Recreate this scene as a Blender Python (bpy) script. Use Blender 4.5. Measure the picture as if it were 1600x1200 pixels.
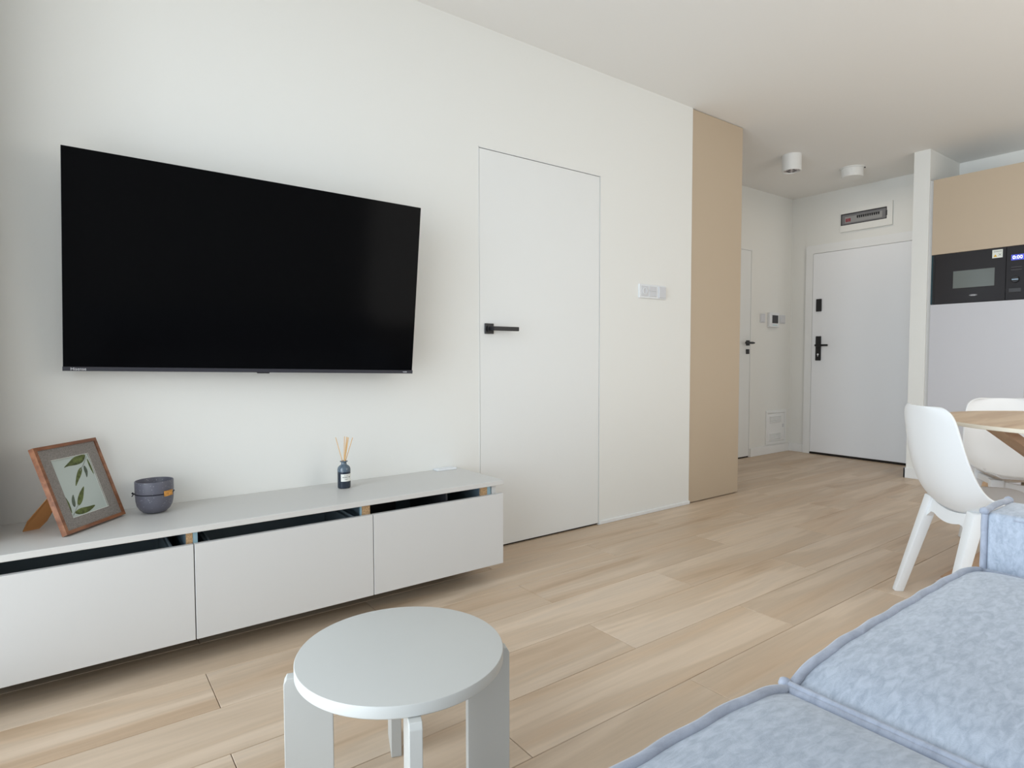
import bpy, bmesh, math, random
from mathutils import Vector, Matrix
random.seed(7)
for o in list(bpy.data.objects): bpy.data.objects.remove(o)
S = bpy.context.scene
COL = S.collection
R = math.radians

# ------------------------------------------------------------------ camera
cam_d = bpy.data.cameras.new('camera')
cam = bpy.data.objects.new('camera', cam_d); COL.objects.link(cam)
F_PX = 942.64
cam_d.sensor_width = 36.0
cam_d.lens = 36.0 * F_PX / 1600.0
cam_d.clip_start = 0.02
yaw, pitch, roll = 0.6346, 0.0447, -0.0018
fw = Vector((math.sin(yaw)*math.cos(pitch), math.cos(yaw)*math.cos(pitch), -math.sin(pitch)))
rt = Vector((math.cos(yaw), -math.sin(yaw), 0))
up = rt.cross(fw)
c_, s_ = math.cos(roll), math.sin(roll)
rt, up = c_*rt + s_*up, -s_*rt + c_*up
M = Matrix((rt, up, -fw)).transposed().to_4x4()
M.translation = Vector((0, -2.5205, 0.9844))
cam.matrix_world = M
S.camera = cam

# ------------------------------------------------------------------ world, light, exposure
W = bpy.data.worlds.new('sky'); S.world = W; W.use_nodes = True
bg = W.node_tree.nodes['Background']
bg.inputs[0].default_value = (0.72, 0.86, 1.0, 1); bg.inputs[1].default_value = 1.0

def area(name, loc, rot, sx, sy, power, col):
    l = bpy.data.lights.new(name, 'AREA'); l.shape = 'RECTANGLE'; l.size = sx; l.size_y = sy
    l.energy = power; l.color = col
    o = bpy.data.objects.new(name, l); COL.objects.link(o); o.location = loc; o.rotation_euler = rot
    return o
# daylight standing in the glazed opening of the window wall (left of the frame)
sky_l = area('window_sky', (-0.62, -1.50, 1.30), (0, R(-90+8), 0), 2.5, 2.6, 36, (0.72, 0.87, 1.0)); sky_l.data.spread = R(95)
s2_l = area('far_end_fill', (-0.62, -3.05, 1.30), (0, R(-90+8), 0), 2.3, 1.0, 10, (0.80, 0.90, 1.0)); s2_l.data.spread = R(70)  # cool fill, added to brighten the far end of the hall
# light thrown up by the sunlit ground outside the same window
gr_l = area('window_ground', (-1.15, -1.50, 1.15), (0, R(-90-24), 0), 2.5, 3.0, 40, (1.0, 0.955, 0.88)); gr_l.data.spread = R(170)
area('room_side_fill', (3.4, -3.56, 1.45), (R(90), 0, 0), 2.6, 1.6, 34, (1.0, 0.965, 0.91))  # added fill along the room side, no window stands here

S.view_settings.view_transform = 'Standard'
S.view_settings.look = 'None'
S.view_settings.gamma = 1.0
S.view_settings.use_curve_mapping = False
S.view_settings.exposure = -0.14

# ------------------------------------------------------------------ helpers
ORG = {}
def s2l(v):
    v = v/255.0
    return v/12.92 if v <= 0.04045 else ((v+0.055)/1.055)**2.4
def mat(name, rgb, rough=0.5, metal=0.0, spec=0.5, bump=0.0, bscale=200.0, var=0.0, vscale=3.0, emit=None, estr=0.0,
        trans=0.0, ior=1.45, sheen=0.0, stretch=None):
    m = bpy.data.materials.new(name); m.use_nodes = True
    nt = m.node_tree; b = nt.nodes['Principled BSDF']
    b.inputs['Base Color'].default_value = (*rgb, 1)
    b.inputs['Roughness'].default_value = rough
    b.inputs['Metallic'].default_value = metal
    b.inputs['Specular IOR Level'].default_value = spec
    b.inputs['IOR'].default_value = ior
    b.inputs['Transmission Weight'].default_value = trans
    b.inputs['Sheen Weight'].default_value = sheen
    if emit: b.inputs['Emission Color'].default_value = (*emit, 1); b.inputs['Emission Strength'].default_value = estr
    tc = nt.nodes.new('ShaderNodeTexCoord'); vec = tc.outputs['Object']
    if stretch:
        mp = nt.nodes.new('ShaderNodeMapping'); mp.inputs['Scale'].default_value = stretch
        nt.links.new(vec, mp.inputs[0]); vec = mp.outputs[0]
    if var > 0:
        n = nt.nodes.new('ShaderNodeTexNoise'); n.inputs['Scale'].default_value = vscale; n.inputs['Detail'].default_value = 6
        nt.links.new(vec, n.inputs['Vector'])
        r = nt.nodes.new('ShaderNodeValToRGB')
        r.color_ramp.elements[0].position = 0.3; r.color_ramp.elements[1].position = 0.7
        r.color_ramp.elements[0].color = (*[c*(1-var) for c in rgb], 1)
        r.color_ramp.elements[1].color = (*[min(1, c*(1+var)) for c in rgb], 1)
        nt.links.new(n.outputs['Fac'], r.inputs[0]); nt.links.new(r.outputs[0], b.inputs['Base Color'])
    if bump > 0:
        n2 = nt.nodes.new('ShaderNodeTexNoise'); n2.inputs['Scale'].default_value = bscale; n2.inputs['Detail'].default_value = 4
        nt.links.new(vec, n2.inputs['Vector'])
        bp = nt.nodes.new('ShaderNodeBump'); bp.inputs['Strength'].default_value = bump; bp.inputs['Distance'].default_value = 0.002
        nt.links.new(n2.outputs['Fac'], bp.inputs['Height']); nt.links.new(bp.outputs[0], b.inputs['Normal'])
    return m

def wood_mat(name, dark, mid, light, rough=0.45, along=(0.55, 5.2, 5.2), rnd=0.10, bump=0.12, ring=0.022):
    m = bpy.data.materials.new(name); m.use_nodes = True
    nt = m.node_tree; N = nt.nodes; L = nt.links; b = N['Principled BSDF']
    b.inputs['Roughness'].default_value = rough
    tc = N.new('ShaderNodeTexCoord'); oi = N.new('ShaderNodeObjectInfo')
    mu = N.new('ShaderNodeMath'); mu.operation = 'MULTIPLY'; mu.inputs[1].default_value = 37.0
    L.new(oi.outputs['Random'], mu.inputs[0])
    cb = N.new('ShaderNodeCombineXYZ')
    for i in range(3): L.new(mu.outputs[0], cb.inputs[i])
    ad = N.new('ShaderNodeVectorMath'); ad.operation = 'ADD'
    L.new(tc.outputs['Object'], ad.inputs[0]); L.new(cb.outputs[0], ad.inputs[1])
    mp = N.new('ShaderNodeMapping'); mp.inputs['Scale'].default_value = along; L.new(ad.outputs[0], mp.inputs[0])
    # broad cathedral figure
    n1 = N.new('ShaderNodeTexNoise'); n1.inputs['Scale'].default_value = 1.4; n1.inputs['Detail'].default_value = 3
    n1.inputs['Distortion'].default_value = 0.6
    L.new(mp.outputs[0], n1.inputs['Vector'])
    # rings of the figure
    ms = N.new('ShaderNodeMath'); ms.operation = 'MULTIPLY'; ms.inputs[1].default_value = 34.0; L.new(n1.outputs['Fac'], ms.inputs[0])
    sn = N.new('ShaderNodeMath'); sn.operation = 'SINE'; L.new(ms.outputs[0], sn.inputs[0])
    # fine fibres
    mp2 = N.new('ShaderNodeMapping'); mp2.inputs['Scale'].default_value = (along[0]*7, along[1]*14, along[2]*14); L.new(ad.outputs[0], mp2.inputs[0])
    n2 = N.new('ShaderNodeTexNoise'); n2.inputs['Scale'].default_value = 1.0; n2.inputs['Detail'].default_value = 6; n2.inputs['Roughness'].default_value = 0.65
    L.new(mp2.outputs[0], n2.inputs['Vector'])
    r = N.new('ShaderNodeValToRGB'); e = r.color_ramp.elements
    e[0].position = 0.32; e[0].color = (*dark, 1); e[1].position = 0.66; e[1].color = (*light, 1)
    em = e.new(0.5); em.color = (*mid, 1)
    L.new(n1.outputs['Fac'], r.inputs[0])
    # combine: colour * (1 + a*rings + b*fibres + rnd)
    a1 = N.new('ShaderNodeMath'); a1.operation = 'MULTIPLY_ADD'; a1.inputs[1].default_value = ring; a1.inputs[2].default_value = 1.0
    L.new(sn.outputs[0], a1.inputs[0])
    a2 = N.new('ShaderNodeMath'); a2.operation = 'MULTIPLY_ADD'; a2.inputs[1].default_value = 0.27; L.new(n2.outputs['Fac'], a2.inputs[0])
    L.new(a1.outputs[0], a2.inputs[2])
    a3 = N.new('ShaderNodeMath'); a3.operation = 'MULTIPLY_ADD'; a3.inputs[1].default_value = rnd; L.new(oi.outputs['Random'], a3.inputs[0]); L.new(a2.outputs[0], a3.inputs[2])
    a4 = N.new('ShaderNodeMath'); a4.operation = 'SUBTRACT'; a4.inputs[1].default_value = 0.135 + rnd*0.5; L.new(a3.outputs[0], a4.inputs[0])
    vm = N.new('ShaderNodeVectorMath'); vm.operation = 'SCALE'; L.new(r.outputs[0], vm.inputs[0]); L.new(a4.outputs[0], vm.inputs['Scale'])
    L.new(vm.outputs[0], b.inputs['Base Color'])
    bp = N.new('ShaderNodeBump'); bp.inputs['Strength'].default_value = bump; bp.inputs['Distance'].default_value = 0.001
    L.new(n2.outputs['Fac'], bp.inputs['Height']); L.new(bp.outputs[0], b.inputs['Normal'])
    return m

def new(): return bmesh.new()
def box(bm, x0, x1, y0, y1, z0, z1, bev=0.0, seg=1, mtx=None):
    t = bmesh.new(); bmesh.ops.create_cube(t, size=1)
    for v in t.verts:
        v.co = Vector(((x0+x1)/2 + v.co.x*(x1-x0), (y0+y1)/2 + v.co.y*(y1-y0), (z0+z1)/2 + v.co.z*(z1-z0)))
    if bev > 0: bmesh.ops.bevel(t, geom=t.edges[:], offset=bev, segments=seg, affect='EDGES', profile=0.5, clamp_overlap=True)
    if mtx: t.transform(mtx)
    merge(bm, t); return bm
def merge(bm, t):
    me = bpy.data.meshes.new('tmp'); t.to_mesh(me); t.free(); bm.from_mesh(me); bpy.data.meshes.remove(me)
def lathe(bm, prof, n=32, c=(0, 0, 0), mtx=None, cap=True):
    t = bmesh.new(); rings = []
    for r, z in prof:
        if r < 1e-6: rings.append([t.verts.new((c[0], c[1], c[2]+z))])
        else: rings.append([t.verts.new((c[0]+r*math.cos(2*math.pi*k/n), c[1]+r*math.sin(2*math.pi*k/n), c[2]+z)) for k in range(n)])
    for a, b in zip(rings, rings[1:]):
        for k in range(n):
            k2 = (k+1) % n
            if len(a) == 1 and len(b) == 1: continue
            if len(a) == 1: t.faces.new((a[0], b[k2], b[k]))
            elif len(b) == 1: t.faces.new((a[k], a[k2], b[0]))
            else: t.faces.new((a[k], a[k2], b[k2], b[k]))
    bmesh.ops.recalc_face_normals(t, faces=t.faces[:])
    if mtx: t.transform(mtx)
    merge(bm, t); return bm
def tube(bm, pts, r, n=10, closed=False):
    t = bmesh.new(); P = [Vector(p) for p in pts]; rings = []; m = len(P)
    rr = r if isinstance(r, (list, tuple)) else [r]*m
    prev = None
    for i, p in enumerate(P):
        if closed: d = P[(i+1) % m] - P[i-1]
        else: d = P[min(i+1, m-1)] - P[max(i-1, 0)]
        d.normalize()
        if prev is None:
            a = d.orthogonal().normalized()
        else:
            a = (prev - d*prev.dot(d)).normalized()
        prev = a; b = d.cross(a)
        rings.append([t.verts.new(p + rr[i]*(a*math.cos(2*math.pi*k/n) + b*math.sin(2*math.pi*k/n))) for k in range(n)])
    rg = range(m) if closed else range(m-1)
    for i in rg:
        A, B = rings[i], rings[(i+1) % m]
        for k in range(n): t.faces.new((A[k], A[(k+1) % n], B[(k+1) % n], B[k]))
    if not closed:
        t.faces.new(rings[0][::-1]); t.faces.new(rings[-1])
    bmesh.ops.recalc_face_normals(t, faces=t.faces[:])
    merge(bm, t); return bm
def prism(bm, poly, vec, mtx=None, bev=0.0):
    """poly: list of 3D points (planar), extruded by vec"""
    t = bmesh.new(); v = Vector(vec)
    A = [t.verts.new(p) for p in poly]; B = [t.verts.new(Vector(p)+v) for p in poly]; n = len(A)
    t.faces.new(A[::-1]); t.faces.new(B)
    for i in range(n): t.faces.new((A[i], A[(i+1) % n], B[(i+1) % n], B[i]))
    bmesh.ops.recalc_face_normals(t, faces=t.faces[:])
    if bev: bmesh.ops.bevel(t, geom=t.edges[:], offset=bev, segments=2, affect='EDGES', profile=0.5, clamp_overlap=True)
    if mtx: t.transform(mtx)
    merge(bm, t); return bm
def top(o):
    while o.parent: o = o.parent
    return o
def obj(name, bm, m, parent=None, smooth=False, angle=40, label=None, kind=None):
    if parent is not None and top(parent) in ORG:
        bm.transform(Matrix.Translation(-ORG[top(parent)]))
    me = bpy.data.meshes.new(name); bm.to_mesh(me); bm.free()
    if m: me.materials.append(m)
    if smooth:
        me.polygons.foreach_set('use_smooth', [True]*len(me.polygons))
        try: me.set_sharp_from_angle(angle=R(angle))
        except Exception: pass
    o = bpy.data.objects.new(name, me); COL.objects.link(o)
    if parent is not None: o.parent = parent
    if label: o['label'] = label
    if kind: o['kind'] = kind
    return o
def thing(name, label, cat, loc=(0, 0, 0), rz=0.0, group=None, world=True, kind=None):
    o = bpy.data.objects.new(name, None); COL.objects.link(o)
    o.empty_display_size = 0.1; o.location = loc; o.rotation_euler = (0, 0, rz)
    o['label'] = label; o['category'] = cat
    if group: o['group'] = group
    if kind: o['kind'] = kind
    if world: ORG[o] = Vector(loc)
    return o
def tag(o, label, cat, group=None, kind=None):
    o['label'] = label; o['category'] = cat
    if group: o['group'] = group
    if kind: o['kind'] = kind
    return o
def text(name, body, size, m, parent, mtx, depth=0.0004, align='LEFT'):
    cu = bpy.data.curves.new(name, 'FONT'); cu.body = body; cu.size = size; cu.extrude = depth; cu.align_x = align
    cu.resolution_u = 3
    o = bpy.data.objects.new(name, cu); COL.objects.link(o)
    bpy.context.view_layer.update()
    me = bpy.data.meshes.new_from_object(o.evaluated_get(bpy.context.evaluated_depsgraph_get()))
    bpy.data.objects.remove(o); me.name = name
    me.transform(mtx)
    if parent is not None and top(parent) in ORG: me.transform(Matrix.Translation(-ORG[top(parent)]))
    me.materials.clear(); me.materials.append(m)
    r = bpy.data.objects.new(name, me); COL.objects.link(r); r.parent = parent
    return r
def copy_tree(o, parent=None):
    c = o.copy(); COL.objects.link(c); c.parent = parent
    for ch in list(o.children): copy_tree(ch, c)
    return c
def frame_mtx(origin, xa, ya):
    xa = Vector(xa).normalized(); ya = Vector(ya).normalized(); za = xa.cross(ya)
    m = Matrix((xa, ya, za)).transposed().to_4x4(); m.translation = Vector(origin); return m

# ------------------------------------------------------------------ materials
m_wall = mat('wall paint', (0.83, 0.83, 0.80), 0.75, bump=0.05, bscale=350)
m_ceil = mat('ceiling paint', (0.88, 0.87, 0.845), 0.85)
m_trim = mat('trim white', (0.85, 0.86, 0.86), 0.4)
m_door = mat('door white', (0.82, 0.83, 0.82), 0.45)
m_dooralu = mat('hidden frame white metal', (0.80, 0.81, 0.80), 0.35)
m_black = mat('black metal', (0.012, 0.012, 0.014), 0.38)
m_gap = mat('dark gap', (0.02, 0.015, 0.012), 0.9)
m_plank = wood_mat('oak floor plank', (0.50, 0.355, 0.235), (0.575, 0.44, 0.318), (0.63, 0.50, 0.38), rough=0.42, rnd=0.08, ring=0.045)
m_sub = mat('screed', (0.10, 0.07, 0.045), 0.9)
m_unit = mat('tv unit light grey board', (0.635, 0.63, 0.62), 0.5, bump=0.02, bscale=600)
m_top = mat('tv unit worktop', (0.63, 0.62, 0.60), 0.40, bump=0.02, bscale=600)
m_inner = mat('film covered carcass board', (0.17, 0.24, 0.29), 0.5)
m_chip = mat('raw chipboard', (0.50, 0.32, 0.17), 0.9, var=0.5, vscale=260, bump=0.5, bscale=400)
m_film = mat('blue protective film', (0.30, 0.45, 0.52), 0.35)
m_drawer = mat('drawer box dark', (0.24, 0.30, 0.34), 0.45)
m_screen = mat('television panel', (0.0025, 0.0025, 0.003), 0.12, spec=0.05)
m_bezel = mat('television bezel', (0.035, 0.035, 0.045), 0.35)
m_tvback = mat('television back', (0.015, 0.015, 0.017), 0.5)
m_letter = mat('printed light lettering', (0.75, 0.75, 0.78), 0.4)
m_beige = mat('beige lacquer front', (0.545, 0.44, 0.325), 0.5)
m_fridge = mat('lilac grey lacquer front', (0.60, 0.60, 0.635), 0.28)
m_mw = mat('microwave black glass', (0.022, 0.021, 0.025), 0.15, spec=0.4)
m_mwwin = mat('microwave window glass', (0.13, 0.15, 0.145), 0.06, spec=0.9)
m_blue = mat('display glow', (0.02, 0.02, 0.1), 0.3, emit=(0.12, 0.16, 1.0), estr=0.7)
m_dispw = mat('display digits', (0.1, 0.1, 0.3), 0.3, emit=(0.85, 0.9, 1.0), estr=2.5)
m_sticker = mat('sticker paper', (0.80, 0.82, 0.76), 0.6)
m_yellow = mat('sticker yellow', (0.75, 0.45, 0.02), 0.6)
m_plastic = mat('white plastic', (0.80, 0.82, 0.84), 0.3)
m_plasticg = mat('grey white plastic', (0.66, 0.67, 0.70), 0.3)
m_greyp = mat('grey panel plastic', (0.20, 0.20, 0.21), 0.35)
m_darkp = mat('dark plastic', (0.04, 0.04, 0.045), 0.35)
m_red = mat('red breaker toggle', (0.35, 0.03, 0.05), 0.4)
m_stool = mat('stool lacquer', (0.52, 0.52, 0.50), 0.42)
m_chair = mat('white polypropylene', (0.76, 0.76, 0.76), 0.42, bump=0.04, bscale=900)
m_oak = wood_mat('table oak veneer', (0.50, 0.33, 0.20), (0.60, 0.43, 0.28), (0.68, 0.52, 0.36), rough=0.4, along=(0.9, 9, 9), rnd=0.05)
m_oakleg = wood_mat('table leg oak', (0.36, 0.20, 0.115), (0.44, 0.27, 0.165), (0.50, 0.33, 0.21), rough=0.45, along=(0.9, 9, 9), rnd=0.05)
m_framew = wood_mat('copper brown picture moulding', (0.15, 0.055, 0.026), (0.24, 0.095, 0.045), (0.32, 0.14, 0.07), rough=0.35, along=(6, 30, 30), rnd=0.02)
m_strut = mat('kraft card strut', (0.50, 0.24, 0.085), 0.75)
m_linen = mat('grey linen mat', (0.27, 0.245, 0.225), 0.9, var=0.30, vscale=420, bump=0.8, bscale=700)
m_art = mat('art paper', (0.50, 0.56, 0.53), 0.35)
m_leaf = mat('printed leaf green', (0.10, 0.125, 0.035), 0.6, var=0.55, vscale=90)
m_leafd = mat('printed leaf blue green', (0.09, 0.115, 0.085), 0.6, var=0.4, vscale=90)
m_stem = mat('printed stem', (0.28, 0.30, 0.27), 0.6)
m_stone = mat('speckled grey ceramic', (0.105, 0.105, 0.13), 0.40, bump=0.2, bscale=500)
nt = m_stone.node_tree
vo = nt.nodes.new('ShaderNodeTexVoronoi'); vo.inputs['Scale'].default_value = 130
tc = nt.nodes.new('ShaderNodeTexCoord'); nt.links.new(tc.outputs['Object'], vo.inputs['Vector'])
rp = nt.nodes.new('ShaderNodeValToRGB'); rp.color_ramp.elements[0].position = 0.09; rp.color_ramp.elements[0].color = (0.42, 0.42, 0.45, 1)
rp.color_ramp.elements[1].position = 0.15; rp.color_ramp.elements[1].color = (0.115, 0.115, 0.145, 1)
nt.links.new(vo.outputs['Distance'], rp.inputs[0]); nt.links.new(rp.outputs[0], nt.nodes['Principled BSDF'].inputs['Base Color'])
m_tagwood = mat('small wooden tag', (0.60, 0.28, 0.06), 0.6, var=0.3, vscale=120)
m_cord = mat('black cord', (0.01, 0.01, 0.02), 0.7)
m_bottle = mat('dark blue bottle glass', (0.012, 0.022, 0.04), 0.08, spec=0.8)
m_bottleup = mat('bottle glass above the liquid', (0.09, 0.13, 0.17), 0.08, spec=0.8)
m_paper = mat('label paper', (0.80, 0.80, 0.75), 0.6)
m_ink = mat('label ink', (0.10, 0.11, 0.11), 0.7)
m_reed = mat('rattan reed', (0.72, 0.45, 0.20), 0.7)
m_lamp = mat('lamp white', (0.82, 0.82, 0.80), 0.4)
m_reflector = mat('lamp reflector', (0.55, 0.50, 0.52), 0.25, metal=0.6)
m_blocker = mat('light curtain cloth', (0.62, 0.60, 0.56), 0.9)

def fabric(name, c0, c1, scale, bump):
    m = bpy.data.materials.new(name); m.use_nodes = True
    N = m.node_tree.nodes; L = m.node_tree.links; b = N['Principled BSDF']
    b.inputs['Roughness'].default_value = 0.9; b.inputs['Specular IOR Level'].default_value = 0.2
    b.inputs['Sheen Weight'].default_value = 0.35; b.inputs['Sheen Roughness'].default_value = 0.4
    tc = N.new('ShaderNodeTexCoord')
    mp = N.new('ShaderNodeMapping'); mp.inputs['Scale'].default_value = (0.9, 2.3, 1.3); L.new(tc.outputs['Object'], mp.inputs[0])
    n = N.new('ShaderNodeTexNoise'); n.inputs['Scale'].default_value = scale; n.inputs['Detail'].default_value = 8; n.inputs['Roughness'].default_value = 0.62; n.inputs['Distortion'].default_value = 0.5
    L.new(mp.outputs[0], n.inputs['Vector'])
    r = N.new('ShaderNodeValToRGB'); e = r.color_ramp.elements
    e[0].position = 0.36; e[0].color = (*c0, 1); e[1].position = 0.64; e[1].color = (*c1, 1)
    L.new(n.outputs['Fac'], r.inputs[0]); L.new(r.outputs[0], b.inputs['Base Color'])
    n2 = N.new('ShaderNodeTexNoise'); n2.inputs['Scale'].default_value = 500; L.new(tc.outputs['Object'], n2.inputs['Vector'])
    bp = N.new('ShaderNodeBump'); bp.inputs['Strength'].default_value = bump; bp.inputs['Distance'].default_value = 0.002
    L.new(n2.outputs['Fac'], bp.inputs['Height']); L.new(bp.outputs[0], b.inputs['Normal'])
    return m
m_velvet = fabric('light blue grey velvet', (0.325, 0.365, 0.435), (0.45, 0.495, 0.57), 40, 0.25)
m_pipe = fabric('piping velvet', (0.31, 0.335, 0.40), (0.40, 0.43, 0.51), 20, 0.2)

# ------------------------------------------------------------------ setting
H = 2.6
XN, XF = -0.31, 6.078           # window wall, entrance wall
YR, YH = -3.60, 0.839           # far side of the room, hall side wall
X1 = 3.3216                     # end of the television wall
def struct(name, bm, m, label, cat, parent=None):
    o = obj(name, bm, m, parent)
    if parent is None: tag(o, label, cat, kind='structure')
    return o

floor = thing('floor', 'light oak plank floor running towards the white entrance door', 'floor', (0, 0, 0), kind='structure')
obj('screed', box(new(), -0.75, 6.3, -3.8, 1.1, -0.12, -0.0125), m_sub, floor)
PW, PL, G = 0.2292, 1.22, 0.0009
rows = []
cache = {}
def plank(x0, x1, y0, y1):
    key = (round(x1-x0, 3), round(y1-y0, 3))
    if key not in cache:
        t = new(); lx, ly = x1-x0-2*G, y1-y0-2*G
        box(t, -lx/2, lx/2, -ly/2, ly/2, -0.012, 0.0, 0.0012)
        me = bpy.data.meshes.new('plank'); t.to_mesh(me); t.free(); me.materials.append(m_plank); cache[key] = me
    o = bpy.data.objects.new('plank', cache[key]); COL.objects.link(o)
    o.location = ((x0+x1)/2, (y0+y1)/2, 0); o.parent = floor
ytop = -0.0134
k0 = math.ceil((YH - ytop)/PW)
offs = {-1: 0.94, 0: 0.34, 1: 0.94, 2: 0.32, 3: 0.92, 4: 0.30, 5: 0.895, 6: 0.285}
r = -k0
while True:
    y1 = ytop - r*PW; y0 = y1 - PW; r0 = r; r += 1
    if y1 < YR: break
    y1c, y0c = min(y1, YH), max(y0, YR)
    if y1c - y0c < 0.01: continue
    off = offs.get(r0, 0.30 if r0 % 2 == 0 else 0.91)
    x = off - 2*PL
    xmin = XN if y0c < 0.06 else (X1 if y1c <= 0.06 else 3.895)
    if y0c > 0.0: xmin = 3.895
    while x < XF:
        a, b2 = max(x, xmin), min(x+PL, XF)
        if b2-a > 0.02: plank(a, b2, y0c, y1c)
        x += PL

struct('ceiling', box(new(), -0.75, 6.3, -3.8, 1.1, H, H+0.12), m_ceil, 'plain white ceiling over the whole room', 'ceiling')

# television wall with the opening of the flush door
DX0, DX1, DZ = 1.6577, 2.4828, 2.0128
w = new()
box(w, -0.56, DX0-0.004, 0, 0.06, 0, H); box(w, DX1+0.004, X1, 0, 0.06, 0, H); box(w, DX0-0.004, DX1+0.004, 0, 0.06, DZ+0.004, H)
box(w, -0.56, X1, 0.06, 0.14, 0, H)
struct('wall_left', w, m_wall, 'white wall carrying the television and the flush white door', 'wall')
# window wall with its opening
w = new()
WY0, WY1, WZ0, WZ1 = -2.45, -0.30, 0.04, 2.46
box(w, -0.56, XN, WY1, 0, 0, H); box(w, -0.56, XN, -3.8, -3.55, 0, H); box(w, -0.56, XN, -2.55, WY0, 0, H); box(w, -0.56, XN, -3.55, -2.55, 0, 0.1); box(w, -0.56, XN, -3.55, -2.55, 2.42, H)  # includes a further opening, added for the far-end fill
box(w, -0.56, XN, WY0, WY1, 0, WZ0); box(w, -0.56, XN, WY0, WY1, WZ1, H)
struct('wall_near', w, m_wall, 'white window wall just left of the picture', 'wall')
wf = thing('window_1', 'white framed balcony window in the window wall', 'window', (-0.45, (WY0+WY1)/2, WZ0), kind='structure')
f = new()
for a, b2 in ((WY0, WY0+0.06), (-1.44, -1.38), (WY1-0.06, WY1)): box(f, -0.47, -0.42, a, b2, WZ0, WZ1, 0.004)
box(f, -0.47, -0.42, WY0, WY1, WZ0, WZ0+0.07, 0.004); box(f, -0.47, -0.42, WY0, WY1, WZ1-0.07, WZ1, 0.004)
obj('window_frame', f, m_trim, wf)
# entrance wall, room side wall, hall side wall
struct('wall_far', box(new(), XF, XF+0.12, -3.8, 1.1, 0, H), m_wall, 'white wall around the entrance door at the far end of the hall', 'wall')
struct('wall_right', box(new(), XN, XF, YR-0.12, YR, 0, H), m_wall, 'white wall behind the sofa, out of the picture', 'wall')
w = new(); HX0, HX1, HZ = 4.50, 5.347, 2.003
box(w, 3.90, HX0-0.003, YH, YH+0.05, 0, H); box(w, HX1+0.003, XF, YH, YH+0.05, 0, H); box(w, HX0-0.003, HX1+0.003, YH, YH+0.05, HZ+0.003, H)
box(w, 3.2, XF, YH+0.05, YH+0.12, 0, H)
struct('wall_hall', w, m_wall, 'hall side wall with the vent grille and the intercom', 'wall')
struct('wall_divider', box(new(), 5.4623, XF, -0.6100, -0.4975, 0, H), m_wall, 'narrow white wall stub between the hall and the tall kitchen cabinet', 'wall')

# trims
struct('trim_1', box(new(), DX1+0.006, X1+0.004, -0.008, 0.0, 0, 0.022, 0.002), m_trim, 'thin white floor strip right of the flush door', 'trim')
b = new(); box(b, 5.365, XF, YH-0.014, YH, 0.0, 0.082, 0.002)
struct('baseboard_hall', b, m_trim, 'low white baseboard under the vent grille', 'baseboard')
b = new(); box(b, XF-0.014, XF, 0.676, YH-0.014, 0, 0.082, 0.002)
struct('baseboard_far', b, m_trim, 'short white baseboard left of the entrance door frame', 'baseboard')
b = new(); box(b, 5.4483, 5.4623, -0.61, -0.4835, 0, 0.082, 0.002); box(b, 5.4483, XF-0.06, -0.4975, -0.4835, 0, 0.082, 0.002)
struct('baseboard_divider', b, m_trim, 'white baseboard around the foot of the narrow wall stub', 'baseboard')
b = new(); box(b, XN, XF, YR, YR+0.014, 0, 0.082, 0.002)
struct('baseboard_right', b, m_trim, 'white baseboard behind the sofa', 'baseboard')

# flush door in the television wall
d1 = thing('door_1', 'flush white door with a black lever handle right of the television', 'door', ((DX0+DX1)/2, 0.02, 0), kind='structure')
obj('door_leaf', box(new(), DX0, DX1, 0.0005, 0.042, 0.010, DZ, 0.0012), m_door, d1)
f = new(); box(f, DX0-0.0065, DX0-0.0025, -0.0012, 0.05, 0, DZ+0.006); box(f, DX1+0.0025, DX1+0.0065, -0.0012, 0.05, 0, DZ+0.006); box(f, DX0-0.0065, DX1+0.0065, -0.0012, 0.05, DZ+0.0028, DZ+0.0068)
obj('door_frame', f, m_dooralu, d1)
obj('floor_gap', box(new(), DX0, DX1, 0.012, 0.05, 0.0005, 0.0095), m_gap, d1)
def lever(par, x, z, yf, L, rose=0.026, neck=0.045):
    h = obj('door_handle', box(box(new(), x-rose, x+rose, yf-0.009, yf, z-rose, z+rose, 0.0015), x-rose*0.55, x+rose*0.55, yf-0.016, yf-0.009, z-rose*0.55, z+rose*0.55, 0.001), m_black, par)
    t = new(); box(t, x-0.009, x+0.011, yf-neck, yf-0.008, z-0.009, z+0.009, 0.002)
    box(t, x-0.010, x+L, yf-neck-0.012, yf-neck+0.004, z-0.011, z+0.010, 0.003, 2)
    obj('lever', t, m_black, h)
lever(d1, 1.711, 1.127, 0.0005, 0.150)

# hall door, its right edge shows past the wardrobe
d2 = thing('door_2', 'white flush hall door mostly hidden behind the beige wardrobe', 'door', (4.92, YH, 0), kind='structure')
obj('door_leaf', box(new(), HX0, HX1, YH+0.0005, YH+0.04, 0.012, HZ, 0.0012), m_door, d2)
f = new(); box(f, HX1+0.001, HX1+0.012, YH-0.003, YH+0.05, 0, HZ+0.012, 0.001); box(f, HX0-0.012, HX0-0.001, YH-0.003, YH+0.05, 0, HZ+0.012, 0.001); box(f, HX0-0.012, HX1+0.012, YH-0.003, YH+0.05, HZ+0.001, HZ+0.012, 0.001)
obj('door_frame', f, m_dooralu, d2)
obj('floor_gap', box(new(), HX0, HX1, YH+0.004, YH+0.05, 0.0005, 0.0115), m_gap, d2)
h = obj('door_handle', box(new(), 5.278, 5.328, YH-0.010, YH, 1.091, 1.141, 0.002), m_black, d2)
t = new(); box(t, 5.294, 5.312, YH-0.05, YH-0.008, 1.107, 1.125, 0.002); box(t, 5.19, 5.315, YH-0.062, YH-0.046, 1.106, 1.126, 0.003)
box(t, 5.312, 5.345, YH-0.056, YH-0.044, 1.109, 1.123, 0.003)
obj('lever', t, m_black, h)
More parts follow.
